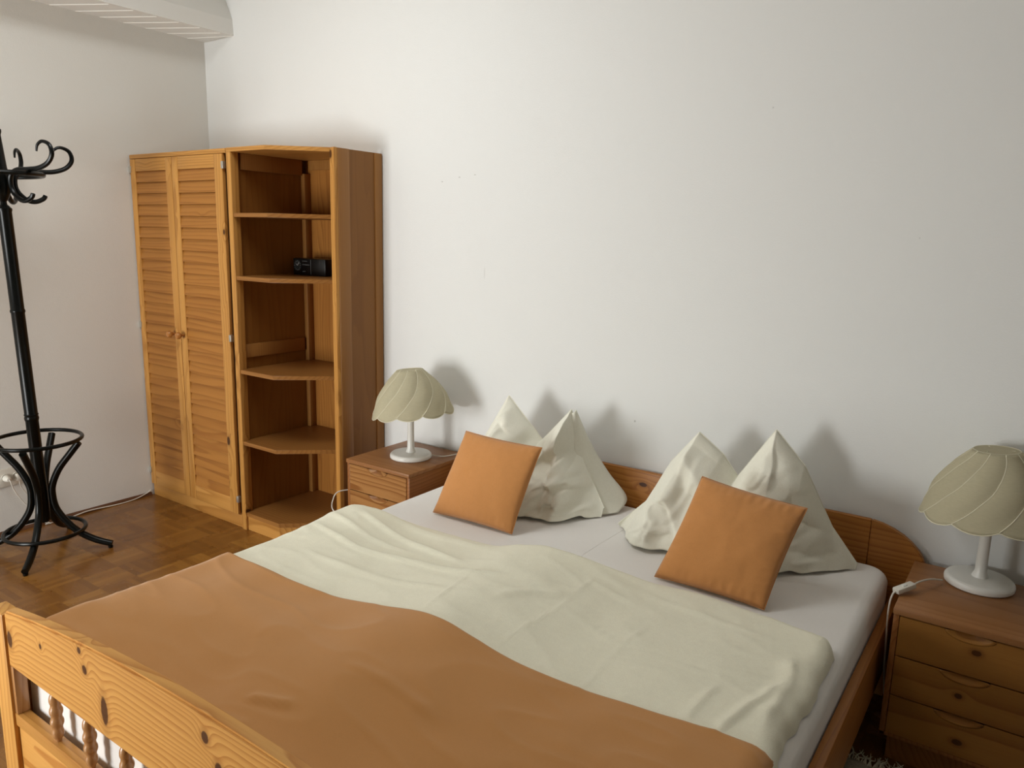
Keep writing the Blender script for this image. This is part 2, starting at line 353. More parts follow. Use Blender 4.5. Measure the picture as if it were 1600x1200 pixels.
# ------------------------------------------------------------------ wardrobe
def edgebox(mb, a, b, bev=.0025): return mb.box(a, b, bev, 2)
WD = -.507
wd = empty('wardrobe', (0, 0, 0), 'tall pine wardrobe with two louvred doors standing in the corner against the left wall', 'wardrobe')
b = MB(); b.box((.004, WD+.03, .02), (.022, -.005, 1.965)).box((.858, WD+.022, .0), (.876, -.005, 1.968)).box((.022, -.02, .02), (.858, -.006, 1.96)).box((.022, WD+.024, .06), (.858, -.02, .08))
b.build('carcass', wy_shade, wd)
MB().box((.004, WD+.002, 1.95), (.876, -.005, 1.972), .002).build('top_panel', wx, wd)
MB().box((.01, WD+.012, 0), (.872, WD+.03, .068), .002).build('plinth', wx, wd)
for (x0, x1, kx, hx) in ((.008, .408, .352, .008), (.412, .850, .437, .846)):
    z0, z1 = .074, 1.948; fr = MB(); sw = .056
    xl = x0+(.05 if x0 < .1 else .052); xr = x1-(.056 if x0 < .1 else .068)
    edgebox(fr, (x0, WD, z0), (xl, WD+.02, z1)); edgebox(fr, (xr, WD, z0), (x1, WD+.02, z1))
    d = fr.build('door', wz, wd)
    edgebox(MB(), (xl, WD+.001, z1-.066), (xr, WD+.02, z1)).build('rail', wx, d); edgebox(MB(), (xl, WD+.001, z0), (xr, WD+.02, z0+.085)).build('rail', wx, d)
    sl = MB(); n = 29; za, zb = z0+.085, z1-.066; p = (zb-za)/n
    for k in range(n):
        z = za+k*p; sl.prism([(WD+.024, z+.004), (WD+.001, z), (WD+.001, z+.004), (WD+.0115, z+p-.001), (WD+.024, z+p+.002)], 0, xl, xr)
    sl.build('louvre_panel', wslat, d)
    kb = MB().lathe([(.0001, 0), (.006, 0), (.0055, .012), (.011, .017), (.0165, .024), (.0165, .031), (.012, .038), (.0001, .041)], 20, mat=Matrix.Translation((kx, WD, 1.008)) @ Matrix.Rotation(math.radians(90), 4, 'X') @ Matrix.Scale(1.2, 4))
    kb.build('knob', mknob, d)
    for hz in (1.893, 1.03, .16):
        h = MB(); cx = hx+(.004 if hx > .5 else -.002)
        h.box((cx-.004, WD-.006, hz-.018), (cx+.014, WD+.012, hz+.018), .003)
        ho = h.build('hinge', msteel, d)

# ------------------------------------------------------------------ open end shelf unit
su = empty('shelf_unit', (0, 0, 0), 'open pine corner shelf unit with angled shelves standing right of the wardrobe', 'shelf')
L, RP, RY, CHX, CHY = .883, 1.45, -.30, 1.182, -.507
H = 1.973
fp = MB(); edgebox(fp, (L, WD, 0), (.919, WD+.045, H-.02)); fp.build('front_post', wz, su, loc=None)
MB().box((L+.004, WD+.045, .0), (.903, -.062, H-.02)).build('side_panel', wy_shade, su)
bp = MB(); edgebox(bp, (.9, -.063, .05), (.93, -.02, H-.09)); bp.build('back_post', wz_shade, su)
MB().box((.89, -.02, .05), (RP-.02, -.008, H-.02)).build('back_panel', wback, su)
MB().box((.903, WD+.06, H-.1), (.916, -.064, H-.02), .002).build('batten', wz_shade, su)
MB().box((.903, -.46, .93), (.914, -.075, 1.0), .002).build('batten', wz_shade, su)
MB().box((.935, -.032, H-.07), (RP-.022, -.021, H-.02), .002).build('batten', wz_shade, su)
rp = MB(); rp.box((RP-.022, RY+.06, 0), (RP-.006, -.04, H-.0015)); rp.build('side_panel', wy_shade, su)
rf = MB(); rf.prism([(RP-.042, RY-.012), (RP-.006, RY-.018), (RP-.002, RY-.001), (RP-.034, RY+.012)], 2, 0, H, .0015); rf.build('front_post', wz, su); MB().box((RP-.024, RY+.0, 0), (RP, RY+.075, H-.001), .002).build('side_post', wz_shade, su)
rb = MB(); edgebox(rb, (RP-.024, -.055, 0), (RP, -.005, H-.0015)); rb.build('back_post', wz_shade, su)
def shpts(f=0): return [(.905, -.022), (.905, WD+.046), (.9195, WD+.046), (.9195, WD+f), (CHX, CHY+f), (RP-.042, RY-.008+f), (RP-.026, RY+.03), (RP-.026, -.022)]
for zt in (1.662, 1.352, .873, .492):
    MB().prism(shpts(.004), 2, zt-.02, zt, .0015).build('shelf', wshelf, su)
MB().prism(shpts(.004), 2, .078, .10, .0015).build('shelf', wshelf, su)
MB().prism([(L, -.008), (L, WD), (CHX, CHY), (RP-.042, RY-.012), (RP-.042, -.008)], 2, H-.02, H, .0015).build('top_panel', wx, su)
pl = MB(); 
def strip(mb, p, q, z0, z1, t=.016):
    d = Vector((q[0]-p[0], q[1]-p[1], 0)).normalized(); nn = Vector((-d.y, d.x, 0))*t
    mb.prism([p, q, (q[0]+nn.x, q[1]+nn.y), (p[0]+nn.x, p[1]+nn.y)], 2, z0, z1, .001)
strip(pl, (.9195, WD+.012), (CHX, CHY+.012), 0, .078); strip(pl, (CHX, CHY+.012), (RP-.043, RY+.002), 0, .078); pl.build('plinth', wx, su)

# ------------------------------------------------------------------ clock radio
cr = empty('clock_radio', (1.075, -.12, 1.3523), 'small black clock radio with round analogue dial on an upper shelf of the corner unit', 'radio')
MB().box((-.125, -.05, 0), (.125, .06, .088), .004).build('body', mradio, cr)
dm = Matrix.Translation((-.088, -.0505, .05)) @ Matrix.Rotation(math.radians(90), 4, 'X')
d_ = MB().lathe([(.0001, 0), (.029, 0), (.029, .001), (.0001, .0012)], 32, mat=dm).build('dial', mdial, cr)
hm = MB()
for a, l in ((math.radians(52), .02), (math.radians(140), .013)):
    hm.tube([(-.088, -.0525, .05), (-.088+l*math.cos(a), -.0525, .05+l*math.sin(a))], .0011, 6, smooth=1)
for k in range(12):
    a = k*math.pi/6; hm.tube([(-.088+.021*math.cos(a), -.052, .05+.021*math.sin(a)), (-.088+.025*math.cos(a), -.052, .05+.025*math.sin(a))], .0006, 4, smooth=1)
hm.build('clock_hands', mhand, d_)
pr = MB()
for (x0, x1, z, t) in ((-.05, -.012, .074, .001), (-.05, .005, .056, .0012), (-.03, .005, .0545, .0012), (-.05, -.028, .02, .0015)): MB().box((x0, -.0512, z-t), (x1, -.0502, z+t)).build('printed_line', mgrey, cr)
MB().box((.014, -.0515, .006), (.0165, -.05, .083)).build('trim_strip', mgrey, cr)

# ------------------------------------------------------------------ nightstands
def nightstand(loc, label, drawer_mat):
    n = empty('nightstand', loc, label, 'nightstand', 'pine nightstands at the head of the bed')
    W, D, Ht = .2, -.441+.015, .5214
    c = MB(); c.box((-W, D+.004, .10), (-W+.016, -.0, Ht-.02), .0015).box((W-.016, D+.004, .10), (W, 0, Ht-.02), .0015).box((-W, -.012, .1), (W, 0, Ht-.02)).box((-W, D+.004, .1), (W, 0, .112), .001)
    c.build('carcass', wns_side, n)
    MB().box((-W-.002, D-.002, Ht-.02), (W+.002, 0, Ht), .003).build('top_panel', wns_top, n)
    MB().box((-W+.02, D+.05, 0), (W-.02, -.02, .1)).build('plinth', wns_side, n)
    for k in range(3):
        z1 = Ht-.0235-k*.1295; z0 = z1-.126; e = W-.0175; pts = [(-e, z0), (e, z0), (e, z1)]
        for j in range(15):
            t = math.pi*j/14; x = .064*math.cos(t); pts.append((x, z1-.026*(math.sin(t)**1.1)))
        pts.append((-e, z1))
        d = MB().prism(pts, 1, D+.002, D+.02, .0015).build('drawer', drawer_mat, n)
        sc = MB()
        def F(u, v):
            a = math.pi*u; r = 1-.985*v**1.3; return Vector((.064*math.cos(a)*r, D+.003+.013*v, z1-.001-.026*(math.sin(a)**1.1)*r))
        sc.grid(F, 16, 4); so = sc.build('finger_pull', drawer_mat, d)
        m = so.modifiers.new('s', 'SOLIDIFY'); m.thickness = .002
        bx = MB(); bx.box((-e+.01, D+.021, z0+.004), (e-.01, -.02, z1-.035)); bx.build('drawer_box', wns_side, d)
    return n
nl = nightstand((1.828, -.015, 0), 'pine nightstand with white lamp between the corner shelf unit and the bed', wns_dr)
nr = nightstand((4.214, -.048, 0), 'pine nightstand with dark knots in its drawers right of the bed', wns_kn)

# ------------------------------------------------------------------ table lamps
def lamp(loc, label, tilt, spin, dz=0.0, ks=1.0):
    l = empty('table_lamp', loc, label, 'lamp', 'white bedside lamps')
    MB().lathe([(.0001, 0), (.094, 0), (.099, .004), (.1, .012), (.099, .018), (.094, .024), (.086, .0265), (.03, .0285), (.0001, .0285)], 56).build('base', mwhite, l)
    MB().lathe([(.024, .0285), (.0225, .034), (.0175, .045), (.0165, .1), (.0155, .2), (.015, .31+dz), (.018, .312+dz), (.018, .36+dz), (.0001, .36+dz)], 28).build('pole', mwhite, l)
    S = Matrix.Translation((0, 0, .36+dz)) @ Matrix.Rotation(tilt, 4, 'Y') @ Matrix.Diagonal((ks, ks, 1, 1)) @ Matrix.Translation((0, 0, -.36))
    NP = 10; sw = -math.radians(52)
    PR = [(0, .060, .430), (.1, .079, .410), (.3, .114, .372), (.5, .146, .326), (.66, .162, .297), (.83, .177, .261), (1, .191, .229)]
    def cr(t, c):
        t = min(max(t, 0), 1); i = 0
        while i < len(PR)-2 and t > PR[i+1][0]: i += 1
        p1, p2 = PR[i], PR[i+1]; p0, p3 = PR[max(i-1, 0)], PR[min(i+2, len(PR)-1)]; h = p2[0]-p1[0]; q = (t-p1[0])/h
        m1 = (p2[c]-p0[c])/max(p2[0]-p0[0], 1e-6)*h; m2 = (p3[c]-p1[c])/max(p3[0]-p1[0], 1e-6)*h
        return (2*q**3-3*q*q+1)*p1[c]+(q**3-2*q*q+q)*m1+(-2*q**3+3*q*q)*p2[c]+(q**3-q*q)*m2
    def P(t, th, out=0):
        k = (th/(2*math.pi)*NP) % 1; bl = math.sin(math.pi*k)
        r = cr(t, 1)+.006*bl*math.sin(math.pi*min(t, .9)**.8)+out+.002*bl*t
        z = cr(t, 2)-.017*(bl**.7)*t**5
        a = th+spin+sw*(t**1.2)
        return S @ Vector((r*math.cos(a), r*math.sin(a), z))
    sh = MB().grid(lambda u, v: P(v, 2*math.pi*u), 144, 26, closed_u=True)
    so = sh.build('lamp_shade', mshade, l, ang=80)
    m = so.modifiers.new('s', 'SOLIDIFY'); m.thickness = .0015
    sm = MB()
    for k in range(NP):
        sm.tube([P(j/14, 2*math.pi*k/NP+.0001, .0014) for j in range(15)], .0016, 6, smooth=1)
    sm.build('seam', mseam, so)
    cp = MB().lathe([(.0001, .4325), (.060, .4305), (.060, .429), (.0001, .431)], 40, mat=S).build('shade_cap', mshade, so)
    rm = MB().tube([P(1, 2*math.pi*u/144, .0005) for u in range(144)], .0017, 6, smooth=1, closed=True)
    rm.build('rim', mseam, so)
    tp = MB().tube([P(0, 2*math.pi*u/48) for u in range(48)], .0018, 6, smooth=1, closed=True)
    for a in (0, 2.1, 4.2): tp.tube([S @ Vector((0, 0, .425)), S @ Vector((.046*math.cos(a), .046*math.sin(a), .432))], .0012, 6, smooth=1)
    tp.tube([(0, 0, .36+dz), S @ Vector((0, 0, .43))], .004, 8, smooth=1)
    tp.build('shade_holder', mseam, l)
    MB().lathe([(.014, .36), (.014, .362), (.02, .375), (.026, .39), (.02, .405), (.0001, .412)], 20, c=(0, 0, dz)).build('bulb', newmat('bulb_glass', (.8, .8, .76), .2)[0], l)
    return l
ll = lamp((1.852, -.235, .5222), 'white lamp with swirled scalloped shade on the nightstand beside the shelf unit', -math.radians(7), .3)
lr = lamp((4.207, -.13, .5222), 'white lamp with swirled shade and in-line switch on the right nightstand', -math.radians(4), .1, .016, 1.05)
MB().tube([(.07, .07, .008), (.12, .1, .005), (.15, .17, .006), (.165, .215, .012), (.17, .229, -.03), (.17, .229, -.3)], .0028, 8).build('cord', mcable, ll)
cd_ = MB().tube([(-.098, -.06, .008), (-.125, -.11, .022), (-.15, -.16, .026), (-.17, -.2, .02)], .0028, 8)
cd_.tube([(-.195, -.243, .014), (-.211, -.256, .004), (-.217, -.262, -.05), (-.214, -.25, -.17), (-.213, -.22, -.27), (-.213, -.16, -.36), (-.212, -.12, -.44), (-.212, -.13, -.5)], .0028, 8)
co = cd_.build('cord', mcable, lr)
a_, b_ = Vector((-.165, -.193, .024)), Vector((-.206, -.252, .012)); dv = b_-a_
Ms = Matrix.Translation((a_+b_)/2) @ dv.to_track_quat('X', 'Z').to_matrix().to_4x4()
sw_ = MB().box((-.036, -.0125, -.008), (.036, .0125, .008), .003, mat=Ms).build('switch', mplastic, co)
MB().box((-.008, -.005, .006), (.008, .005, .0105), .0015, mat=Ms).build('rocker', mwhite, sw_)

# ------------------------------------------------------------------ bed frame
bed = empty('bed', (0, 0, 0), 'pine double bed with arched footboard, turned spindles and low headboard', 'bed')
BX0, BX1 = 2.085, 4.01; BC = 3.047
FYF, FYB = -2.125, -2.088
def arch(x): return .587+.082*(1-min(1, abs((x-BC)/.97))**2)
pts = [(2.165, .445)]+[(3.93, .445)]
n = 40
for k in range(n+1):
    x = 3.93-(3.93-2.165)*k/n; pts.append((x, arch(x)))
fb = MB().prism(pts, 1, FYF+.002, FYB-.002, .005); fb.build('top_rail', wfoot, bed)
for x0, x1 in ((2.085, 2.165), (3.93, 4.01)):
    MB().box((x0, FYF-.004, 0), (x1, FYB+.004, .592), .006).build('post', wpost, bed)
MB().box((2.165, FYF+.003, .272), (3.93, FYB-.003, .308), .002).build('lower_rail', wx, bed)
MB().box((2.165, FYF+.009, .06), (3.93, FYB-.008, .272), .002).build('foot_panel', wood('pine_foot_panel', 'x', (.66, .34, .088), (.44, .17, .03), 60, (.2, -1.8), kd=7), bed)
MB().box((2.165, FYF+.004, .308), (2.18, FYB-.002, .445), .001).build('jamb', wturn, bed)
for k in range(9):
    x = 2.372+.1655*k
    prof = [(.0001, 0), (.007, 0), (.008, .006)]
    bounds = [.008, .038, .068, .098, .130]
    rr = [.0140, .0160, .0160, .0145]
    for a0, a1, R_ in zip(bounds, bounds[1:], rr):
        for q in range(1, 8):
            t = q/8; prof.append((.0100+(R_-.0100)*math.sin(math.pi*t)**.75, a0+(a1-a0)*t))
    prof += [(.008, .134), (.0001, .137)]
    MB().lathe(prof, 20, c=(x, (FYF+FYB)/2, .308)).build('spindle', wturn, bed)
# headboard: straight board with a curved piece at each end
MB().box((2.24, -.045, .25), (3.862, -.018, .630), .003).build('headboard', whead, bed)
for s in (1, -1):
    X = lambda x: BC+s*(x-BC)
    pp = [(X(q), z) for q, z in ((3.863, .25), (4.05, .25), (4.052, .45), (4.047, .50), (4.036, .53), (4.018, .555), (3.995, .577), (3.968, .596), (3.935, .612), (3.90, .623), (3.863, .630))]
    MB().prism(pp, 1, -.045, -.018, .003).build('headboard_end', wz_shade if False else whead, bed)
    MB().box((X(3.94)-.03, -.075, 0), (X(3.94)+.03, -.018, .25), .003).build('post', wpost, bed)
for x0, x1 in ((3.952, 3.982), (2.108, 2.138)):
    MB().box((x0, FYB+.004, .195), (x1, -.046, .385), .004).build('side_rail', wrail, bed)
sb = MB()
for k in range(14): sb.box((2.14, -2.0+k*.145, .235), (3.95, -1.93+k*.145, .25))
sb.build('slat_base', wx, bed)

# ------------------------------------------------------------------ mattress with sheet
MX0, MX1, MZ = 2.142, 3.948, .4818
def mattress():
    mb = MB(); cx, cy, cz = (MX0+MX1)/2, -1.053, (MZ+.252)/2; ax, ay, az = (MX1-MX0)/2, .995, (MZ-.252)/2
    t = bmesh.new(); bmesh.ops.create_cube(t, size=2)
    for v in t.verts: v.co = Vector((v.co.x*ax, v.co.y*ay, v.co.z*az))
    vert = [e for e in t.edges if abs(e.verts[0].co.z-e.verts[1].co.z) > .1]
    bmesh.ops.bevel(t, geom=vert, offset=.075, segments=7, affect='EDGES', profile=.5)
    rim = [e for e in t.edges if abs(e.verts[0].co.z-e.verts[1].co.z) < .01 and e.calc_face_angle(0) > .9]
    bmesh.ops.bevel(t, geom=rim, offset=.04, segments=6, affect='EDGES', profile=.5)
    bmesh.ops.triangulate(t, faces=[f for f in t.faces if len(f.verts) > 4])
    for v in t.verts: v.co += Vector((cx, cy, cz))
    mb.add(t); return mb
mt = mattress().build('mattress', msheet, ang=60); tag(mt, 'wide mattress under a pale grey fitted sheet lying in the pine bed', 'mattress')
# creases of the fitted sheet
ts = MB()
for P_ in ([(3.04, -.06), (3.045, -.3), (3.04, -.62), (3.06, -.8)],):
    ts.tube([(x, y, MZ-.0012) for x, y in P_], .0022, 8)
ts.build('sheet_crease', msheet, mt)

def sdF(u, v):
    x = 2.148+1.796*u; return Vector((x, -2.074+.004*noise.noise(Vector((x*7, v*2, 3)))+.004*math.sin(x*9+v*2)*v, .47-.25*v))
MB().grid(sdF, 160, 14).build('sheet_drop', msheet, mt, ang=180)

# ------------------------------------------------------------------ duvet and throw
def interp(pts, x):
    if x <= pts[0][0]: return pts[0][1]
    for (a, ya), (b, yb) in zip(pts, pts[1:]):
        if x <= b:
            t = (x-a)/(b-a); t = t*t*(3-2*t); return ya+(yb-ya)*t
    return pts[-1][1]
HEAD = [(2.1, -.90), (2.2, -.855), (2.35, -.83), (2.57, -.82), (2.81, -.83), (2.9, -.795), (2.99, -.77), (3.18, -.757), (3.31, -.742), (3.51, -.72), (3.72, -.738), (3.88, -.775), (3.95, -.84)]
def segd(p, pl):
    best = 9; bt = 0
    for i in range(len(pl)-1):
        a, b = Vector(pl[i]), Vector(pl[i+1]); d = b-a; t = max(0, min(1, (p-a).dot(d)/d.length_squared)); q = (p-a-d*t).length
        if q < best: best = q; bt = (i+t)/(len(pl)-1); side = (b-a).x*(p-a).y-(b-a).y*(p-a).x
    return best, bt, (1 if side > 0 else -1)
FOLDS = [([(2.16, -1.10), (2.43, -1.136), (2.655, -1.118), (2.87, -1.115), (3.0, -1.06)], .011, .016),
         ([(2.2, -.93), (2.53, -.985), (2.82, -1.04)], .010, .018), ([(2.3, -1.262), (2.68, -1.264), (2.92, -1.242)], .006, .02),
         ([(2.13, -1.0), (2.4, -1.05), (2.6, -1.06)], .006, .014), ([(2.25, -.87), (2.5, -.89), (2.8, -.90)], .006, .016),
         ([(3.789, -1.394), (3.83, -1.25), (3.86, -1.1)], .007, .02), ([(3.72, -1.38), (3.74, -1.2)], .004, .02), ([(3.455, -1.14), (3.46, -1.43)], .0022, .006),
         ([(3.451, -1.15), (3.47, -1.02)], .0022, .007), ([(3.477, -1.16), (3.7, -1.165)], .003, .006), ([(3.45, -1.15), (3.2, -1.08)], .003, .008),
         ([(3.05, -1.2), (3.12, -1.1), (3.22, -1.02)], .006, .03), ([(3.2, -.9), (3.4, -.93)], .004, .02), ([(3.2, -.84), (3.5, -.86), (3.8, -.9)], .003, .02),
         ([(2.951, -1.392), (2.9, -1.1)], .003, .006), ([(3.21, -.80), (3.221, -1.112), (3.192, -1.381)],   .0022, .006),
         ([(3.88, -1.3), (3.87, -1.1), (3.85, -.95)], .008, .03)]
FOLDS = [(pl, h*1.15, w*.8) for pl, h, w in FOLDS]
OF = [([(2.986, -1.708), (3.107, -1.7), (3.298, -1.72)], .005, .02), ([(2.9, -1.93), (3.02, -1.89)], .010, .02), ([(2.88, -2.02), (3.0, -2.0)], .006, .02), ([(3.5, -1.6), (3.8, -1.62)], .003, .05),
      ([(2.3, -1.6), (2.7, -1.7), (2.9, -1.95)], .006, .07)]
def height(x, y, folds=FOLDS):
    p = Vector((x, y)); z = MZ+.042
    rc = 3.0+.02*math.sin(y*5); d = x-rc
    z += .024*math.exp(-(d/(.17 if d < 0 else .2))**2)*(1-.25*max(0, min(1, (-1.4-y)/.5)))
    z += .022*math.exp(-((x-2.2)/.16)**2)*math.exp(-((y+.95)/.17)**2)
    z -= .014*math.exp(-((x-2.55)/.25)**2)
    z -= .012*math.exp(-((x-3.45)/.25)**2)*math.exp(-((y+1.3)/.5)**2)
    z += .010*noise.noise(Vector((x*2.2, y*2.2, 1.3)))+.004*noise.noise(Vector((x*7, y*7, 4)))+.0035*(1-abs(noise.noise(Vector((x*3.5+y*2, y*9, 6)))))**5
    for pl, h, w in folds:
        xs = [q[0] for q in pl]; ys = [q[1] for q in pl]
        if min(xs)-3*w < x < max(xs)+3*w and min(ys)-3*w < y < max(ys)+3*w:
            q, t, s = segd(p, pl); ww = w*(1.0 if s > 0 else .55); z += h*math.exp(-(q/ww)**2)*min(1, 5*t+.15, 5*(1-t)+.15)
    return z
def edge(d, wd_):
    if d <= 0: return 0
    if d >= wd_: return 1
    t = 1-d/wd_; return math.sqrt(max(0, 1-t*t))
def warpg(u, dens=.10):   # pack rows near both ends
    return u
def duvet_pt(u, v, yfoot, top_off=0, foldset=FOLDS, headf=None, zl=.40, right=3.925, roll=.045, zr=None):
    # u across (left drop, top, right roll) ; v from head to foot
    a = .07
    if u < a:
        k = u/a; x = None
    xs_l, xs_r = 2.118, right
    y_h = lambda x: headf(x)
    if u < a:
        x = xs_l; k = u/a
    else:
        t = (u-a)/(1-a); t = 1-(1-t)**1.12; x = xs_l+(xs_r-xs_l)*t; k = 1
    yh = y_h(x); vv = v
    if roll and v < .08: vv = .08*(v/.08)**1.8
    y = yh+(yfoot-yh)*vv
    return x, y, k
def build_duvet():
    mb = MB(); NU, NV = 250, 110; YF = -2.045
    def F(u, v):
        x, y, k = duvet_pt(u, v, YF, headf=lambda x: interp(HEAD, x))
        wob = .010*noise.noise(Vector((0, y*6, 2)))+.006*noise.noise(Vector((0, y*17, 5)))
        z = height(x, y)
        zb = MZ+.001
        er = edge(3.925-x, .05); eh = edge(interp(HEAD, x)-y, .032)
        z = zb+(z-zb)*min(er, 1)*eh if True else z
        xl = x
        if x > 3.6: xl = x+wob*(x-3.6)/.3*1.4
        dl = x-2.118
        if dl < .05:
            tt = 1-dl/.05; z = z-(.05*(1-math.sqrt(max(0, 1-tt*tt))))*eh
        if k < 1:
            z = z-(1-k)*.08*(.3+.7*eh); xl = x-.004*math.sin(k*3)
        return Vector((xl, y, z))
    mb.grid(F, NU, NV)
    o = mb.build('duvet', mcream, ang=180); return o
dv_ = build_duvet(); tag(dv_, 'wrinkled cream duvet spread over the middle of the bed, half under the orange throw', 'duvet')
def build_throw():
    mb = MB(); NU, NV = 200, 80
    def hem(x): return interp([(2.1, -1.445), (2.5, -1.436), (2.785, -1.423), (2.99, -1.404), (3.27, -1.406), (3.62, -1.389), (3.9, -1.378), (3.96, -1.375)], x)
    def F(u, v):
        a, b = .07, .93
        if u < a: x = 2.110; k = u/a
        elif u > b: x = 3.930; k = (1-u)/(1-b)
        else: x = 2.110+(3.930-2.110)*(u-a)/(b-a); k = 1
        yh = hem(x); y = yh+(-2.05-yh)*v**1.15
        z = height(x, y, FOLDS+OF)+.006
        if v < .001: z -= .004
        dl = x-2.11
        if dl < .05: tt = 1-dl/.05; z -= .05*(1-math.sqrt(max(0, 1-tt*tt)))
        dr = 3.93-x
        if dr < .06: tt = 1-dr/.06; z -= .05*(1-math.sqrt(max(0, 1-tt*tt)))
        if k < 1:
            z -= (1-k)*(.10 if u < .5 else .03); x += (-.004 if u < .5 else .006)*math.sin(k*3)
        f = max(0, (v-.93)/.07)
        z -= .05*f*f
        return Vector((x, y, z))
    mb.grid(F, NU, NV)
    hm_ = [F(i/120, 0) for i in range(121)]
    mb2 = MB().tube([p+Vector((0, 0, .000)) for p in hm_], .0028, 6, smooth=1)
    o = mb.build('throw', morange, ang=180)
    m = o.modifiers.new('s', 'SOLIDIFY'); m.thickness = .004; m.offset = 0
    mb2.build('hem', morange, o)
    return o
th = build_throw(); tag(th, 'orange throw laid smoothly across the foot half of the bed', 'throw')

# ------------------------------------------------------------------ pillows
def pillow(name, bot, top, yb0, yf0, lean, wrk, seed, label, creases=()):
    """an upright pillow with its top edge chopped into two peaks. bot, top: polylines (u -> (x, z)), u in 0..1; front and back bulge in y"""
    mb = MB(); NU, NV = 150, 84
    def pl(P, u):
        for (a, q), (b, r) in zip(P, P[1:]):
            if u <= b:
                t = (u-a)/(b-a); t = .35*t+.65*(t*t*(3-2*t)); return [q[i]+(r[i]-q[i])*t for i in range(len(q))]
        return P[-1][1]
    def F(u, v, s):
        A = pl(bot, u); B = pl(top, u)
        x = A[0]+(B[0]-A[0])*v; z = A[2]+(B[2]-A[2])*v; yc = A[1]+(B[1]-A[1])*v**.9
        span = max(0, B[2]-A[2]); eu = max(0, 1-abs(2*u-1)**2.2)**1.0
        tv = (min(1, v/.035)**.6)*(max(0, 1-v)**.72)
        th_ = (yf0 if s < 0 else yb0)*eu*tv*min(1, span/.2)
        nz = noise.noise(Vector((x*5+seed, z*6, s*3)))*.35+noise.noise(Vector((x*13+seed, z*9+yc*8, s*3+5)))*.16
        # creases running in from the lower corners and the notch
        cr_ = abs(noise.noise(Vector((x*9+z*7+seed*2, (z*6-x*3), 7+s))))**.6
        y = yc+s*th_*(1+nz*wrk)-s*.022*wrk*(.5-cr_)*min(1, th_*14)
        rd = (1-min(1, 2.2*abs(noise.noise(Vector((x*7+z*5+seed*3, z*5-x*4, s*2+1))))))**2+(1-min(1, 2.5*abs(noise.noise(Vector((x*11-z*9+seed, z*10+x*3, s*2+4))))))**2*.6
        y += s*.009*wrk*rd*min(1, th_*12)
        if s < 0:
            for cp_ in creases:
                if min(q[0] for q in cp_)-.05 < x < max(q[0] for q in cp_)+.05 and min(q[1] for q in cp_)-.05 < z < max(q[1] for q in cp_)+.05:
                    q, t_, sd = segd(Vector((x, z)), cp_)
                    y -= .010*math.exp(-(q/(.014 if sd > 0 else .007))**2)*min(1, th_*10)
        fz = .012*noise.noise(Vector((x*18+seed, z*14, s)))*wrk*min(1, th_*12)
        return Vector((x+fz*.5, y, max(z+fz, MZ+.002)))
    t = bmesh.new(); G = {}
    for s in (-1, 1):
        for i in range(NU+1):
            for j in range(NV+1):
                if s == 1 and (i in (0, NU) or j in (0, NV)): G[s, i, j] = G[-1, i, j]; continue
                G[s, i, j] = t.verts.new(F(i/NU, j/NV, s))
    for s in (-1, 1):
        for i in range(NU):
            for j in range(NV):
                q = [G[s, i, j], G[s, i+1, j], G[s, i+1, j+1], G[s, i, j+1]]
                if s == 1: q = q[::-1]
                try: t.faces.new(q)
                except ValueError: pass
    bmesh.ops.smooth_vert(t, verts=t.verts, factor=.35, use_axis_x=True, use_axis_y=True, use_axis_z=True)
    mb.add(t)
    o = mb.build(name, mcream_p, ang=180)
    tag(o, label, 'pillow', 'cream pillows leaning on the headboard')
    # seam piping round the open edge
    sm = MB().tube([pl(top, k/90) for k in range(91)], .0018, 6, smooth=1); sm.build('piping', mcream_p, o)
    return o
zb = MZ+.004
p1 = pillow('pillow', [(0, (2.33, -.26, zb)), (.3, (2.45, -.30, zb)), (.7, (2.74, -.30, zb)), (1, (2.92, -.28, zb))],
       [(0, (2.30, -.24, .53)), (.12, (2.285, -.22, .70)), (.29, (2.412, -.22, .905)), (.5, (2.585, -.21, .735)), (.70, (2.728, -.22, .890)), (.82, (2.77, -.22, .725)), (.93, (2.85, -.23, .60)), (1, (2.92, -.26, .52))],
       .11, .27, 0, 1.9, 3.1, 'crumpled cream pillow with two peaks behind the cushion nearer the shelf unit', ([(2.683,.582),(2.76,.625),(2.83,.67)],[(2.80,.70),(2.81,.65),(2.83,.61),(2.83,.56)],[(2.625,.638),(2.70,.604),(2.79,.62)],[(2.66,.51),(2.75,.55),(2.83,.545)],[(2.73,.50),(2.82,.525),(2.88,.52)],[(2.765,.80),(2.755,.70),(2.70,.64)],[(2.58,.70),(2.62,.65)]))
fl = MB()
def flF(u, v):
    A = [(2.728, -.225, .875), (2.765, -.25, .72), (2.80, -.26, .62), (2.84, -.28, .53), (2.84, -.33, zb+.01)]
    B = [(2.738, -.20, .887), (2.785, -.14, .735), (2.855, -.11, .62), (2.945, -.11, .53), (2.955, -.20, zb+.006)]
    i = min(3, int(u*4)); t = u*4-i
    def cat(Q):
        p0, p1, p2, p3 = (Vector(Q[max(i-1, 0)]), Vector(Q[i]), Vector(Q[i+1]), Vector(Q[min(i+2, 4)]))
        return .5*((2*p1)+(p2-p0)*t+(2*p0-5*p1+4*p2-p3)*t*t+(3*p1-p0-3*p2+p3)*t**3)
    p = cat(A)*(1-v)+cat(B)*v; return p+Vector((.01*math.sin(math.pi*v), -.008*math.sin(math.pi*v), 0))
fl.grid(flF, 40, 10); fo_ = fl.build('pillowcase_flap', mcream_p, p1, ang=180); m = fo_.modifiers.new('s', 'SOLIDIFY'); m.thickness = .004
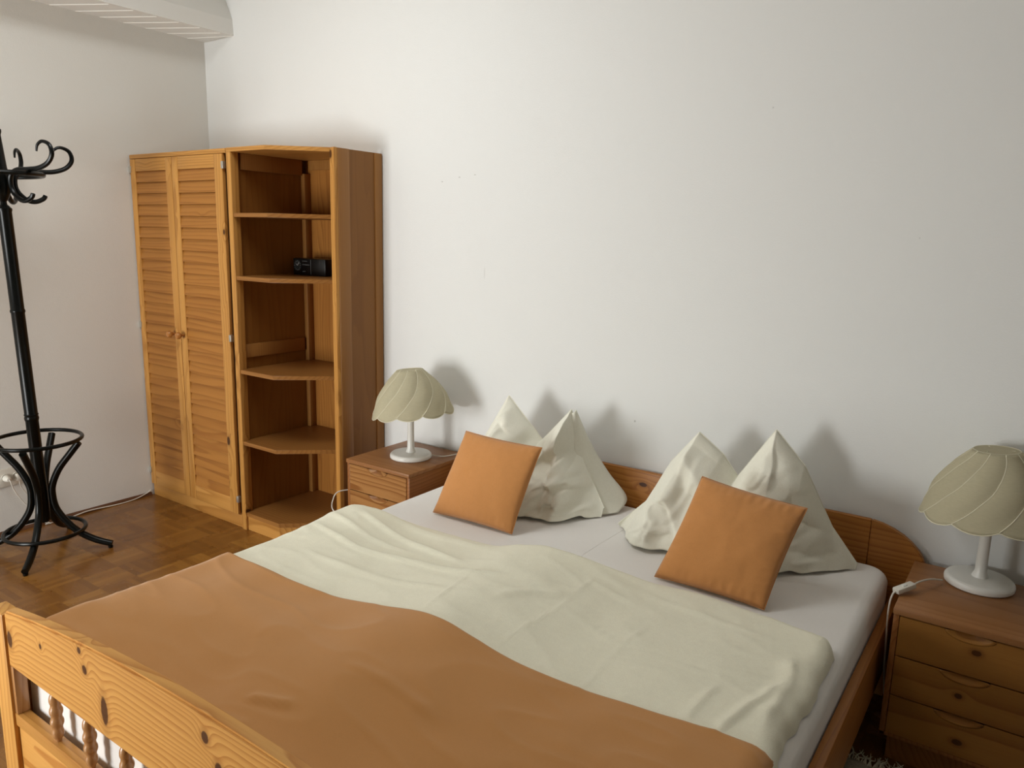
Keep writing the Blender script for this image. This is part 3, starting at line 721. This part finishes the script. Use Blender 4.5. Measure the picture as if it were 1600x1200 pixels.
pillow('pillow', [(0, (3.02, -.32, zb)), (.25, (3.13, -.30, zb)), (.7, (3.6, -.27, zb)), (1, (3.85, -.17, zb))],
       [(0, (3.02, -.33, .50)), (.1, (3.13, -.27, .62)), (.19, (3.185, -.25, .76)), (.30, (3.286, -.24, .893)), (.42, (3.375, -.22, .82)), (.5, (3.43, -.21, .745)), (.68, (3.555, -.22, .944)), (.8, (3.655, -.20, .83)), (.92, (3.76, -.17, .62)), (1, (3.855, -.17, .505))],
       .11, .20, 0, 1.15, 8.7, 'smooth cream pillow with two peaks behind the cushion nearer the right nightstand', ([(3.35,.85),(3.40,.80),(3.43,.72)],[(3.31,.80),(3.305,.71),(3.27,.62)],[(3.11,.52),(3.18,.565),(3.25,.55)],[(3.82,.54),(3.78,.525),(3.70,.53)],[(3.17,.62),(3.21,.59),(3.20,.53)],[(3.50,.80),(3.56,.79)]))

def cushion(BL, BR, TL, TR, th_, label, seed):
    BL, BR, TL, TR = map(Vector, (BL, BR, TL, TR)); t = bmesh.new(); N_ = 56
    nrm = (BR-BL).cross(TL-BL).normalized()
    def F(i, j, s):
        u, v = 2*i/N_-1, 2*j/N_-1
        pu, pv = u*(1-.035*(1-v*v)*(abs(u)**3)), v*(1-.035*(1-u*u)*(abs(v)**3))
        a, b = (pu+1)/2, (pv+1)/2
        p = BL*(1-a)*(1-b)+BR*a*(1-b)+TL*(1-a)*b+TR*a*b
        f = (max(0, 1-u*u)*max(0, 1-v*v))**.42
        ed = max(abs(u), abs(v)); k = max(0, (ed-.72)/.28)
        along = (v if abs(u) > abs(v) else u)
        pk = k*(1-k)*4*.0028*math.sin(along*23+seed)*noise.noise(Vector((along*4, seed, 1)))*2
        wr_ = .005*noise.noise(Vector((u*2.2+seed, v*2.2, s)))+.0015*noise.noise(Vector((u*6+seed, v*6, s)))
        return p+nrm*(s*(th_*f+wr_*f)+pk)
    G = {}
    for s in (1, -1):
        for i in range(N_+1):
            for j in range(N_+1):
                if s == -1 and (i in (0, N_) or j in (0, N_)): G[s, i, j] = G[1, i, j]; continue
                G[s, i, j] = t.verts.new(F(i, j, s))
        for i in range(N_):
            for j in range(N_):
                q = [G[s, i, j], G[s, i+1, j], G[s, i+1, j+1], G[s, i, j+1]]
                t.faces.new(q if s == 1 else q[::-1])
    mb = MB(); mb.add(t); o = mb.build('cushion', morange_c, ang=180)
    tag(o, label, 'cushion', 'orange square cushions')
    E_ = []
    for i in range(N_): E_.append(F(i, 0, 1))
    for j in range(N_): E_.append(F(N_, j, 1))
    for i in range(N_, 0, -1): E_.append(F(i, N_, 1))
    for j in range(N_, 0, -1): E_.append(F(0, j, 1))
    MB().tube(E_, .0016, 6, smooth=1, closed=True).build('piping', morange_c, o)
    return o
cushion((2.365, -.665, MZ+.008), (2.744, -.655, MZ+.008), (2.41, -.515, .803), (2.77, -.505, .796), .05, 'orange square cushion propped against the crumpled pillow nearer the shelf unit', 1.0)
cushion((3.324, -.66, MZ+.008), (3.688, -.668, MZ+.008), (3.39, -.465, .80), (3.735, -.455, .763), .052, 'orange square cushion propped against the pillow nearer the right nightstand', 4.2)

# ------------------------------------------------------------------ coat stand
CX, CY = .378, -1.268
cs = empty('coat_stand', (CX, CY, 0), 'black bentwood coat stand with curled hooks near the left wall', 'coat stand')
MB().lathe([(.0001, .15), (.018, .15), (.026, .17), (.028, .3), (.028, .66), (.03, .665), (.0315, .672), (.03, .68), (.0285, .684), (.0315, .69), (.0285, .697), (.0285, 1.175), (.0315, 1.181), (.0315, 1.188), (.0285, 1.194), (.0285, 1.635),
            (.031, 1.642), (.031, 1.65), (.024, 1.658), (.014, 1.668), (.013, 1.68), (.022, 1.692), (.028, 1.705), (.034, 1.72), (.038, 1.76), (.036, 1.80), (.031, 1.83), (.023, 1.97), (.024, 1.975), (.027, 1.985), (.027, 1.995), (.018, 2.003), (.009, 2.008), (.009, 2.018), (.018, 2.03), (.022, 2.045), (.018, 2.06), (.0001, 2.068)], 28).build('pole', mblack, cs)
def circ(r, z, n=40): return [(r*math.cos(2*math.pi*k/n), r*math.sin(2*math.pi*k/n), z) for k in range(n)]
MB().tube(circ(.168, 1.80), .011, 10, smooth=1, closed=True).build('hook_ring', mblack, cs)
MB().tube(circ(.192, .566), .0095, 10, smooth=1, closed=True).build('umbrella_ring', mblack, cs)
MB().tube(circ(.175, .105), .0095, 10, smooth=1, closed=True).build('foot_ring', mblack, cs)
for a in (45, -41, 136, -135):
    ca, sa = math.cos(math.radians(a)), math.sin(math.radians(a))
    P_ = [(.185, .548), (.14, .49), (.088, .42), (.054, .345), (.047, .29), (.059, .215), (.105, .14), (.16, .085), (.23, .045), (.30, .022)]
    lg = MB().tube([(r*ca, r*sa, z) for r, z in P_], [.0165]*9+[.015], 12).build('leg', mblack, cs)
    MB().lathe([(.0001, 0), (.009, 0), (.011, .004), (.011, .012), (.0001, .014)], 14, c=(.292*ca, .292*sa, 0)).build('foot_pad', mblack, lg)
for k in range(6):
    a = math.radians(20+60*k); ca, sa = math.cos(a), math.sin(a)
    P_ = [(.172, 1.712), (.162, 1.697), (.13, 1.683), (.098, 1.688), (.066, 1.718), (.054, 1.755), (.062, 1.795), (.10, 1.817), (.16, 1.818), (.22, 1.822), (.272, 1.842), (.300, 1.878), (.292, 1.918), (.256, 1.934), (.228, 1.920), (.219, 1.893)]
    rad = [.0095, .0105, .011, .011, .011, .011, .011, .011, .011, .011, .0105, .010, .009, .0075, .006, .004]
    MB().tube([(r*ca, r*sa, z) for r, z in P_], rad, 10).build('hook', mblack, cs)

LX = Matrix.Translation((0, 0, .25)) @ Matrix.Rotation(.031, 4, Vector((-.57, .82, 0)).normalized()*-1) @ Matrix.Translation((0, 0, -.25))
for ch in cs.children:
    if ch.name.split('.')[0] in ('pole', 'hook_ring', 'hook'): ch.data.transform(LX)
# ------------------------------------------------------------------ sockets, plugs, cables
so_ = empty('wall_socket', (0, -1.26, .30), 'white socket strip low on the left wall behind the coat stand', 'socket')
MB().box((.0, -.22, -.048), (.012, .115, .048), .004).build('cover_plate', mplastic, so_)
for y in (-.11, -.02, .032):
    o = MB().lathe([(.0001, 0), (.021, 0), (.021, .004), (.019, .004), (.0185, -.006 + .007), (.0001, .001)], 24, mat=Matrix.Translation((.0125, y, 0)) @ Matrix.Rotation(math.radians(90), 4, 'Y')).build('socket_face', mplastic, so_)
def plug(loc, label, round_, path):
    p = empty('plug', loc, label, 'plug')
    if round_: MB().lathe([(.0001, 0), (.0175, 0), (.0175, .012), (.014, .025), (.010, .038), (.0001, .041)], 20, mat=Matrix.Rotation(math.radians(90), 4, 'Y')).build('housing', mplastic, p)
    else: MB().box((0, -.0125, -.018), (.03, .0125, .018), .005).build('housing', mplastic, p)
    MB().tube(path, .0028, 8).build('cord', mcable, p)
    return p
plug((.0178, -1.28, .30), 'round white plug in the left end of the socket strip', True,
     [(.036, 0, 0), (.042, .004, -.012), (.03, .02, -.06), (.02, .05, -.12), (.012, .10, -.2), (.012, .14, -.265), (.02, .17, -.293)])
plug((.0178, -1.228, .298), 'flat white plug in the socket strip behind the coat stand pole', False,
     [(.022, 0, -.016), (.022, .004, -.05), (.016, .03, -.1), (.012, .07, -.17), (.014, .1, -.26), (.024, .13, -.292)])
cb = MB().tube([(.03, -1.12, .0045), (.028, -1.0, .0045), (.022, -.9, .012), (.020, -.82, .0085), (.026, -.72, .0045), (.021, -.62, .006), (.012, -.54, .021), (.006, -.516, .03)], .0032, 8).build('cable', mcable)
tag(cb, 'white cable running along the foot of the left wall to the wardrobe', 'cable')
cb = MB().tube([(1.53, -.02, .31), (1.515, -.25, .30), (1.478, -.36, .30), (1.468, -.39, .26), (1.475, -.40, .22), (1.52, -.40, .205), (1.60, -.36, .2)], .003, 8).build('cable', mcable)
tag(cb, 'white cable looping out between the shelf unit and the nightstand beside it', 'cable')
s2 = MB().box((3.93, -.012, .17), (4.0, -.0, .24), .004).build('wall_socket', mplastic); tag(s2, 'white socket on the wall low behind the right nightstand', 'socket')

# ------------------------------------------------------------------ rug with fringe
rg = empty('rug', (0, 0, 0), 'cream wool rug with fringed end on the floor below the right nightstand', 'rug')
def rF(u, v):
    x = 3.94+.75*u+.012*noise.noise(Vector((u*8, v*8, 3))); y = -2.0+1.48*v+.01*noise.noise(Vector((u*9, v*9, 8)))-.0*u
    return Vector((x, y, .014+.004*noise.noise(Vector((x*30, y*30, 0)))))
g = MB().grid(rF, 60, 120); ro = g.build('pile', mrug, rg, ang=180); m = ro.modifiers.new('s', 'SOLIDIFY'); m.thickness = .011; m.offset = -1
fr = MB()
for k in range(150):
    x = 3.942+.745*k/149; a = random.uniform(-.5, .5); l = random.uniform(.05, .085)
    fr.tube([(x, -.525, .012), (x+.3*l*a, -.52+.35*l, .010+random.uniform(0, .006)), (x+a*l, -.52+.7*l, .006), (x+a*l*1.4+random.uniform(-.01, .01), -.52+l, .004)], [.0022, .002, .0017, .001], 5, smooth=3)
fo = fr.build('fringe', mseam, rg); fo['kind'] = 'stuff'
